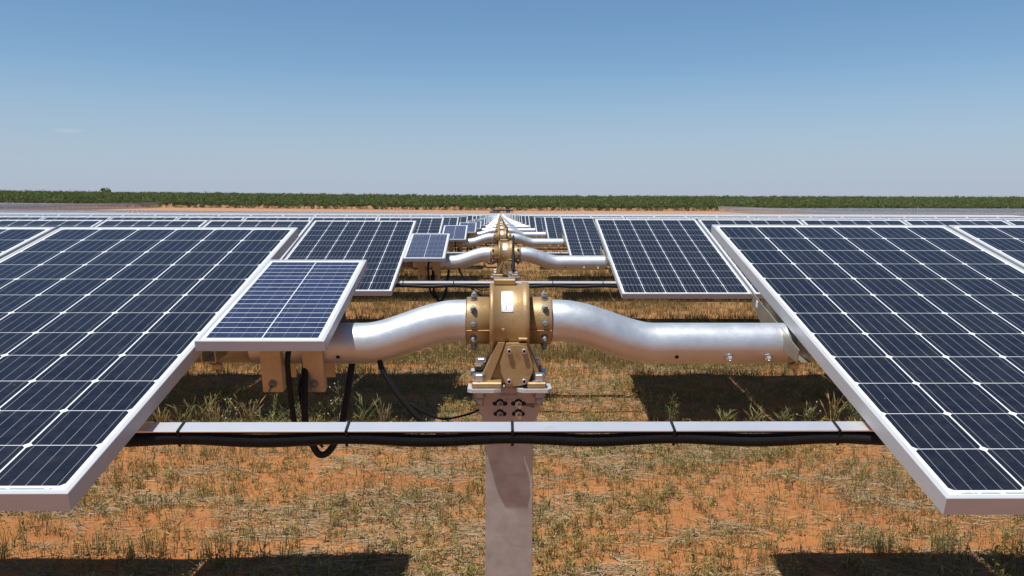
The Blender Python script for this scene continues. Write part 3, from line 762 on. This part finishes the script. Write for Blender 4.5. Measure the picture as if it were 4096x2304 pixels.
def orchard_mass():
    lo=[crown_arrays(85,4.2,2.6,1.0,.34)[0] for _ in range(6)]; Vs=[]
    y=358.
    while y<738:
        half=.655*y; sp=3.4+(y-358)*.004; xs=np.arange(-half,half,sp)
        for q in xs:
            V=lo[rng.integers(6)]; a=rng.uniform(0,6.28); c,s=math.cos(a),math.sin(a); k=rng.uniform(.85,1.1)
            xx=q+rng.normal(0,.3); yy=y+rng.normal(0,.4)
            W=np.stack([V[:,0]*c-V[:,1]*s+xx,V[:,0]*s+V[:,1]*c+yy,V[:,2]*k*rng.uniform(.92,1.12)+float(g(xx,yy))],1); Vs.append(W)
        y+=7+(y-358)*.035
    V=np.concatenate(Vs); F=np.arange(len(V)).reshape(-1,4)
    tag(link('orchard',npmesh('orchard',V,F,TREEM)),'dense green orchard stretching to the horizon','trees',None,'stuff')
orchard_mass()
# the one tall round tree on the skyline
xx,yy=-341.,722.; o=empty('tall_tree',(xx,yy,float(g(xx,yy))-1.0)); V,F=crown_arrays(1400,7.5,4.6,2.2,.5); link('crown',npmesh('crown',V,F,TREEM),o)
m=MB(); m.tube([(0,0,-.5),(.1,0,2),(0,.1,4)],[.25,.2,.12],n=8); m.build('trunk',BARK,o); tag(o,'round dark tree rising above the orchard skyline at the left','tree')
def fence(name,pts,step,h,label,mesh=True,postr=.05):
    r=empty(name,(pts[0][0],pts[0][1],float(g(*pts[0])))); ox,oy,oz=r.location
    pm=MB(); pm.tube([(0,0,-.2),(0,0,h+.1)],postr,n=6); pme=pm.mesh('fence_post',TIMBER); mm=MB(); wires=MB(); cnt=0
    for (a,b) in zip(pts[:-1],pts[1:]):
        L=math.dist(a,b); n=max(1,int(L/step)); P=[]
        for i in range(n+1):
            x=a[0]+(b[0]-a[0])*i/n; y=a[1]+(b[1]-a[1])*i/n; P.append((x-ox,y-oy,float(g(x,y))-oz))
        for i,p in enumerate(P):
            if i or a is pts[0]:
                if cnt<100: o=link('fence_post',pme,r); o.location=p; cnt+=1
        for p,q in zip(P[:-1],P[1:]):
            if mesh: mm.add([p,q,(q[0],q[1],q[2]+h),(p[0],p[1],p[2]+h)],[(0,1,2,3)])
            for hh in ((h,.05) if mesh else (h,h*.66,h*.33)): wires.tube([(p[0],p[1],p[2]+hh),(q[0],q[1],q[2]+hh)],.012,n=4)
    if mesh: mm.build('wire_netting',MESHM,r,fixn=False)
    wires.build('wires',TIMBER,r); tag(r,label,'fence')
fence('mesh_fence',[(-141,344),(-145,214),(-190,212)],3.0,2.3,'grey mesh fence round the far left panel block')
fence('mesh_fence',[(91,343),(92,216),(150,212)],3.0,2.3,'grey mesh fence round the far right panel block')
fence('wire_fence',[(-139,345.5),(90,344.5)],5.6,1.25,'low wire fence with thin posts along the orchard edge',mesh=False,postr=.07)
# heap of big black pipes at the end of the gap
def pipe(x,y,z,r,L,rot,lab):
    m=MB(); prof=[]; N=int(L/.25)
    for i in range(N+1): prof.append((r*(1 if i%2 else .96),-L/2+L*i/N))
    m.lathe(prof,axis='y',n=20,caps=False); m.lathe([(r*.86,-L/2),(r*.86,L/2)],axis='y',n=20,caps=False); m.lathe([(r*.86,-L/2),(r*.96,-L/2+.001)],axis='y',n=20,caps=False); m.lathe([(r*.86,L/2),(r,L/2-.001)],axis='y',n=20,caps=False)
    o=m.build('drain_pipe',PIPEM); o.location=(x,y,z+float(g(x,y))); o.rotation_euler=(0,0,rot); tag(o,lab,'pipe','black pipes heaped at the end of the gap')
SP=[(-3.3,.34,1.35,'leftmost'),(-2.4,.36,1.2,'second from left'),(-1.2,.45,.10,'third from left'),(.0,.42,.0,'fourth from left'),(1.0,.48,.05,'fifth from left'),(2.2,.42,.2,'sixth from left'),(3.6,.46,-.05,'rightmost')]
for (px,r,rot,w) in SP: pipe(px+.9,303,r,r,2.6,rot,'%s black drain pipe on the ground in the heap beyond the rows'%w)
for (px,r,w) in((-1.9,.33,'left'),(.3,.36,'middle'),(2.4,.33,'right')): pipe(px+.9,303.4,.80+r*.55,r,3.4,1.45,'%s black pipe lying crosswise on top of the heap'%w)

# ------------------------------------------------------------------ grass and litter (ground cover)
def blades(x,y,h,w,lean,az,zoff=0.0,curve=.25):
    """x,y,h,w,lean,az arrays -> quads strips of 2 segments as triangles+quad merged into quads"""
    n=len(x); z=H(x,y)+zoff
    dx,dy=np.cos(az),np.sin(az); px,py=-dy,dx
    a=rng.uniform(0,2*np.pi,n); px,py=np.cos(a),np.sin(a)
    b0=np.stack([x-px*w/2,y-py*w/2,z-.004],1); b1=np.stack([x+px*w/2,y+py*w/2,z-.004],1)
    mx=x+dx*lean*.4*h; my=y+dy*lean*.4*h; mz=z+h*.55
    m0=np.stack([mx-px*w*.45,my-py*w*.45,mz],1); m1=np.stack([mx+px*w*.45,my+py*w*.45,mz],1)
    tx=x+dx*lean*h; ty=y+dy*lean*h; tz=z+h*(1-.2*lean)
    t0=np.stack([tx-px*w*.12,ty-py*w*.12,tz],1); t1=np.stack([tx+px*w*.12,ty+py*w*.12,tz],1)
    V=np.stack([b0,b1,m0,m1,t0,t1],1).reshape(-1,3); k=(np.arange(n)*6)[:,None]
    F=np.concatenate([k+np.array([[0,1,3,2]]),k+np.array([[2,3,5,4]])],1).reshape(-1,4)
    return V,F
def join(parts):
    Vs=[];Fs=[];o=0
    for V,F in parts: Vs.append(V);Fs.append(F+o);o+=len(V)
    return np.concatenate(Vs),np.concatenate(Fs)
def scatter(n,y0,y1,hw,pw=1.0):
    y=y0+(y1-y0)*rng.random(n)**pw; x=(rng.random(n)*2-1)*hw(y); return x,y
def cover(x,y): return .6*fbm(x*.75+3,y*1.9+11,4,_gy)+.4*fbm(x*3.1+8,y*5.5+2,3,_gx)      # banded along the rows
def tufts(cx,cy,per,hmin,hmax,w,spread,lean):
    n=len(cx); hh=rng.uniform(hmin,hmax,n)
    X=np.repeat(cx,per)+rng.normal(0,spread,n*per); Y=np.repeat(cy,per)+rng.normal(0,spread,n*per)
    h=np.repeat(hh,per)*rng.uniform(.45,1.1,n*per); W=w*rng.uniform(.7,1.3,n*per); return blades(X,Y,h,W,rng.uniform(0,lean,n*per),rng.uniform(0,6.28,n*per))
def leaflets(cx,cy,per,h,size):
    """small leaves up the stems of the sprigs"""
    n=len(cx)*per; X=np.repeat(cx,per)+rng.normal(0,.012,n); Y=np.repeat(cy,per)+rng.normal(0,.012,n); Z=H(X,Y)+rng.uniform(.1,1,n)*h
    d=rng.normal(size=(n,3)); d[:,2]=np.abs(d[:,2])*.8; d/=np.linalg.norm(d,axis=1)[:,None]; s=np.cross(d,rng.normal(size=(n,3))); s/=np.linalg.norm(s,axis=1)[:,None]
    L=size*rng.uniform(.6,1.4,n)[:,None]; P=np.stack([X,Y,Z],1)
    V=np.stack([P-s*L*.12,P+s*L*.12,P+d*L+s*L*.16,P+d*L-s*L*.16],1).reshape(-1,3); return V,np.arange(n*4).reshape(-1,4)
def litter(n,x,y,lmin,lmax,w):
    a=rng.normal(0,.55,n)+np.where(rng.random(n)<.3,rng.uniform(-1.6,1.6,n),0); L=rng.uniform(lmin,lmax,n)/2; z=H(x,y)+rng.uniform(.001,.014,n)
    dx,dy=np.cos(a),np.sin(a); W=w*rng.uniform(.6,1.4,n)/2; tz=rng.normal(0,.06,n)*L; bow=rng.normal(0,.12,n)*L
    P=lambda t,s:np.stack([x+dx*L*t-dy*(s*W+bow*(1-t*t)),y+dy*L*t+dx*(s*W+bow*(1-t*t)),z+np.abs(tz)+tz*t+ (s+1)*.0006],1)
    V=np.stack([P(-1,-1),P(-1,1),P(0,-1),P(0,1),P(1,-1),P(1,1)],1).reshape(-1,3); k=(np.arange(n)*6)[:,None]
    F=np.concatenate([k+np.array([[0,1,3,2]]),k+np.array([[2,3,5,4]])],1).reshape(-1,4); return V,F
hwN=lambda y:.68*y+.6
hwF=lambda y:.20*y+3.0
# near green and olive sprigs
x,y=scatter(80000,3.0,9.8,hwN,.8); c=cover(x,y); k=rng.random(len(x))<np.clip((c-.37)*2.4,.12,.55)*.58; x,y=x[k],y[k]; n=len(x)
big=rng.random(n)<.30
pts=[tufts(x[big],y[big],6,.05,.12,.0034,.014,.5),tufts(x[~big],y[~big],5,.02,.06,.0030,.013,.7),leaflets(x[big],y[big],9,.085,.020),leaflets(x[~big],y[~big],6,.04,.016)]
V,F=join(pts); tag(link('grass',npmesh('grass',V,F,GRASSM)),'short green and olive sprigs growing in the orange sand','grass',None,'stuff')
# straw litter in bands
x,y=scatter(420000,3.0,10.5,hwN,.8); c=cover(x+.4,y); k=rng.random(len(x))<np.clip((c-.42)*3.4,.05,.62)*(.4+.8*fbm(x*5,y*9,2)); x,y=x[k],y[k]
V,F=litter(len(x),x,y,.02,.13,.0030); tag(link('straw_litter',npmesh('straw_litter',V,F,STRAWM)),'grey and beige straw lying in bands on the sand','straw',None,'stuff')
# taller dry grass further back, thin near the camera
P=[]
x,y=scatter(22000,3.0,9.2,hwN,.8); c=cover(x+9,y); k=rng.random(len(x))<np.clip((c-.36)*2.5,.10,.7); P.append(tufts(x[k],y[k],5,.04,.11,.0026,.015,.8))
x,y=scatter(60000,8.4,24,hwF,.9); c=cover(x,y*.6); k=rng.random(len(x))<np.clip((c-.30)*3,.12,1); P.append(tufts(x[k],y[k],5,.05,.14,.0046,.022,.45))
x,y=scatter(12000,9.0,11.5,hwN,1); k=rng.random(len(x))<.8; P.append(tufts(x[k],y[k],5,.05,.13,.0042,.02,.45))
x,y=scatter(9000,22,60,lambda y:.12*y+5,.9); P.append(tufts(x,y,4,.08,.2,.010,.04,.45))
V,F=join(P); tag(link('dry_grass',npmesh('dry_grass',V,F,DRYM)),'tan dry grass standing between the farther rows','grass',None,'stuff')
# shaded tufts along the near edge of the nearest row's shadow and behind the rail
P=[]
n=26; cx=np.concatenate([rng.uniform(-3.0,-.9,n),rng.uniform(.9,3.2,n)]); cx=np.repeat(cx,5)+rng.normal(0,.03,10*n); y=rng.normal(3.94,.06,len(cx)); P.append(tufts(cx,y,4,.04,.15,.0036,.008,.30)); P.append(leaflets(cx,y,4,.10,.013))
n=500; x=np.concatenate([rng.uniform(-3.4,-1.0,n),rng.uniform(1.1,3.6,n)]); y=rng.normal(9.2,.3,2*n); P.append(tufts(x,y,6,.06,.16,.0045,.02,.3))
V,F=join(P); tag(link('grass',npmesh('grass',V,F,GRASSM)),'taller grass tufts rising out of the panel shadows','grass',None,'stuff')

# individual weeds standing behind the rail
_m=MB(); _m.lathe([(.002,-.005),(.006,0),(.007,.005),(.003,.009)],n=8); FLME=_m.mesh('flower_head',FLOWM)
def weed(x,y,h,kind,label):
    z=float(H(x,y)); r=empty('weed',(x,y,z)); m=MB(); heads=[]
    ns={'flower':4,'grass':16,'dry':18,'leafy':9}[kind]
    for s in range(ns):
        a=random.uniform(0,6.28); L=h*random.uniform(.5,1.0); ln=random.uniform(.12,.55)*(1 if kind!='flower' else .5); bx,by=random.gauss(0,.02),random.gauss(0,.02)
        pts=[(bx,by,-.01),(bx+math.cos(a)*ln*L*.35,by+math.sin(a)*ln*L*.35,L*.55),(bx+math.cos(a)*ln*L,by+math.sin(a)*ln*L,L*(1-.15*ln))]
        m.tube(pts,[.0030,.0024,.0010],n=4,smooth=False)
        e=Vector(pts[2])
        if kind in('grass','dry') and random.random()<.7:      # seed head
            d=(Vector(pts[2])-Vector(pts[1])).normalized(); m.tube([e-d*.06,e-d*.03,e+d*.02],[.0022,.0055,.001],n=5,smooth=False)
        nl={'flower':16,'grass':2,'dry':3,'leafy':14}[kind]
        for q in range(nl):
            t=random.uniform(.1,1); p=Vector(pts[0]).lerp(Vector(pts[1]),min(1,t*2)) if t<.5 else Vector(pts[1]).lerp(Vector(pts[2]),t*2-1)
            b=random.uniform(0,6.28); l=random.uniform(.02,.055)*(1 if kind!='grass' else 2.2); d=Vector((math.cos(b),math.sin(b),random.uniform(.1,1.2))).normalized(); sd=d.cross(Vector((0,0,1))).normalized()*l*(.07 if kind in('leafy','flower') else .035)
            m.add([p-sd*.5,p+sd*.5,p+d*l*.6+sd,p+d*l,p+d*l*.6-sd],[(0,1,2,3,4)])
        if kind=='flower':
            for q in range(2):
                p=e+Vector((random.gauss(0,.035),random.gauss(0,.03),random.uniform(-.12,.02))); heads.append(p); m.tube([e-Vector((0,0,.10)),p],.0011,n=3,smooth=False)
    m.build('stems',WEEDM if kind in('flower','leafy','grass') else WEEDD,r,fixn=False)
    for p in heads:
        o=link('flower_head',FLME,r); o.location=p
    tag(r,label,'weed','weeds growing behind the nearest rail')
WD=[(-1.78,6.35,.47,'flower','tallest green weed with small white flowers, right of the next one'),(-1.23,6.30,.40,'flower','green weed with white flower heads beside the left hanging cable'),(-2.05,6.2,.32,'flower','short weed with one pale flower between dry grass clumps'),
(-2.55,6.1,.27,'dry','dry yellow grass clump beside the left panel edge'),(-2.42,6.2,.25,'grass','green spiky grass clump second from the left panel'),(-2.27,6.25,.27,'grass','green grass clump third from the left panel'),(-2.15,6.15,.29,'dry','straw coloured clump with bent seed heads'),(-1.92,6.2,.28,'dry','brown dry clump left of the tallest flowering weed'),(-1.72,6.1,.22,'leafy','leafy green weed right of the tallest flowering weed'),(-1.58,6.15,.27,'grass','upright green grass clump in the middle of the left weeds'),(-1.45,6.1,.20,'dry','low dry clump left of the hanging cables'),
(-1.04,6.2,.28,'grass','fan of pale grass between the hanging cables'),(-.90,6.25,.26,'dry','dry grass clump right of the cable loop'),(-.42,6.45,.12,'leafy','small pale weed left of the diagonal cable'),
(1.25,6.5,.34,'leafy','tall leafy weed right of the post in the shadow'),(1.38,6.4,.28,'leafy','leafy weed beside the tall one right of the post'),(1.75,6.3,.14,'grass','low grass tuft in the middle of the right shadow'),(2.0,6.25,.20,'grass','grass tuft with one leaning orange seed head'),(2.22,6.25,.18,'grass','wispy grass tuft near the right rail end'),(2.42,6.3,.24,'flower','thin flowering stem near the right panel'),(2.62,6.3,.30,'dry','yellow dry clump beside the right panel edge'),(2.78,6.25,.30,'grass','green clump touching the right panel edge in view')]
for w in WD: weed(*w)

# ------------------------------------------------------------------ small wisp of cloud
t=NT('cloud_vapour'); vol=t.n('ShaderNodeVolumePrincipled',{'Color':(.95,.95,.95,1),'Density':.0006,'Anisotropy':.2})
co=t.coord('Object'); nz=t.noise(.006,4,co,.6); dn=t.M('MULTIPLY',t.ramp(nz,[(.45,0),(.7,1)]),.0045); t.set(vol.inputs['Density'],dn); t.t.links.new(vol.outputs[0],t.out.inputs['Volume'])
m=MB(); 
prof=[(math.sin(PI*i/10)*1.0+.001,-math.cos(PI*i/10)) for i in range(11)]
m.lathe(prof,n=20); o=m.build('cloud',t.m); o.location=(-3756,7300,720); o.scale=(130,90,22); tag(o,'faint small wisp of cloud low in the left sky','cloud',None,'stuff')

# ------------------------------------------------------------------ light, sky, camera
sd=Vector((-.2685,-.2535,1)).normalized()
L=bpy.data.lights.new('sun','SUN'); L.energy=4.9; L.angle=math.radians(.53); L.color=(1,.955,.89)
lo=bpy.data.objects.new('sun',L); C.objects.link(lo); lo.rotation_mode='QUATERNION'; lo.rotation_quaternion=sd.to_track_quat('Z','Y')
w=bpy.data.worlds.new('World'); sc.world=w; w.use_nodes=True; nt=w.node_tree; bg=nt.nodes['Background']
sky=nt.nodes.new('ShaderNodeTexSky'); sky.sky_type='NISHITA'; sky.sun_disc=False; sky.sun_elevation=math.asin(sd.z); sky.sun_rotation=math.atan2(sd.x,sd.y)%(2*PI)
sky.altitude=0; sky.air_density=1.0; sky.dust_density=0.0; sky.ozone_density=6.0
tc=nt.nodes.new('ShaderNodeTexCoord'); sx=nt.nodes.new('ShaderNodeSeparateXYZ'); nt.links.new(tc.outputs['Generated'],sx.inputs[0])
rp=nt.nodes.new('ShaderNodeValToRGB'); nt.links.new(sx.outputs[2],rp.inputs[0]); e=rp.color_ramp.elements
for p_,v_ in ((0,.97),(.03,.90),(.094,.50),(.165,.06),(.22,0)):
    q=e.new(p_) if p_ not in (0,.22) else (e[0] if p_==0 else e[-1]); q.position=p_; q.color=(v_,v_,v_,1)
ti=nt.nodes.new('ShaderNodeMix'); ti.data_type='RGBA'; ti.blend_type='MULTIPLY'; ti.inputs[0].default_value=1; nt.links.new(sky.outputs[0],ti.inputs[6]); ti.inputs[7].default_value=(.97,1.05,1.03,1)
mx=nt.nodes.new('ShaderNodeMix'); mx.data_type='RGBA'; nt.links.new(rp.outputs[0],mx.inputs[0]); nt.links.new(ti.outputs[2],mx.inputs[6]); mx.inputs[7].default_value=(4.06,4.6,5.8,1)
nt.links.new(mx.outputs[2],bg.inputs[0]); bg.inputs[1].default_value=.08
cam=bpy.data.cameras.new('camera'); co=bpy.data.objects.new('camera',cam); C.objects.link(co); sc.camera=co
f=3288.2; cam.sensor_width=36; cam.lens=36*f/4096; cam.clip_start=.05; cam.clip_end=20000
pitch,roll,yaw=.0892,.0023,.0149
yv=Vector((math.sin(yaw),math.cos(yaw),0)); fw=yv*math.cos(pitch)+Vector((0,0,-1))*math.sin(pitch); rt=Vector((math.cos(yaw),-math.sin(yaw),0)); up=rt.cross(fw)
r2=rt*math.cos(roll)+up*math.sin(roll); u2=up*math.cos(roll)-rt*math.sin(roll)
co.matrix_world=Matrix(((r2.x,u2.x,-fw.x,0),(r2.y,u2.y,-fw.y,0),(r2.z,u2.z,-fw.z,CAMH),(0,0,0,1)))
sc.view_settings.view_transform='Standard'; sc.view_settings.look='None'; sc.view_settings.exposure=.35; sc.view_settings.gamma=1
sc.cycles.max_bounces=8; sc.cycles.transparent_max_bounces=12
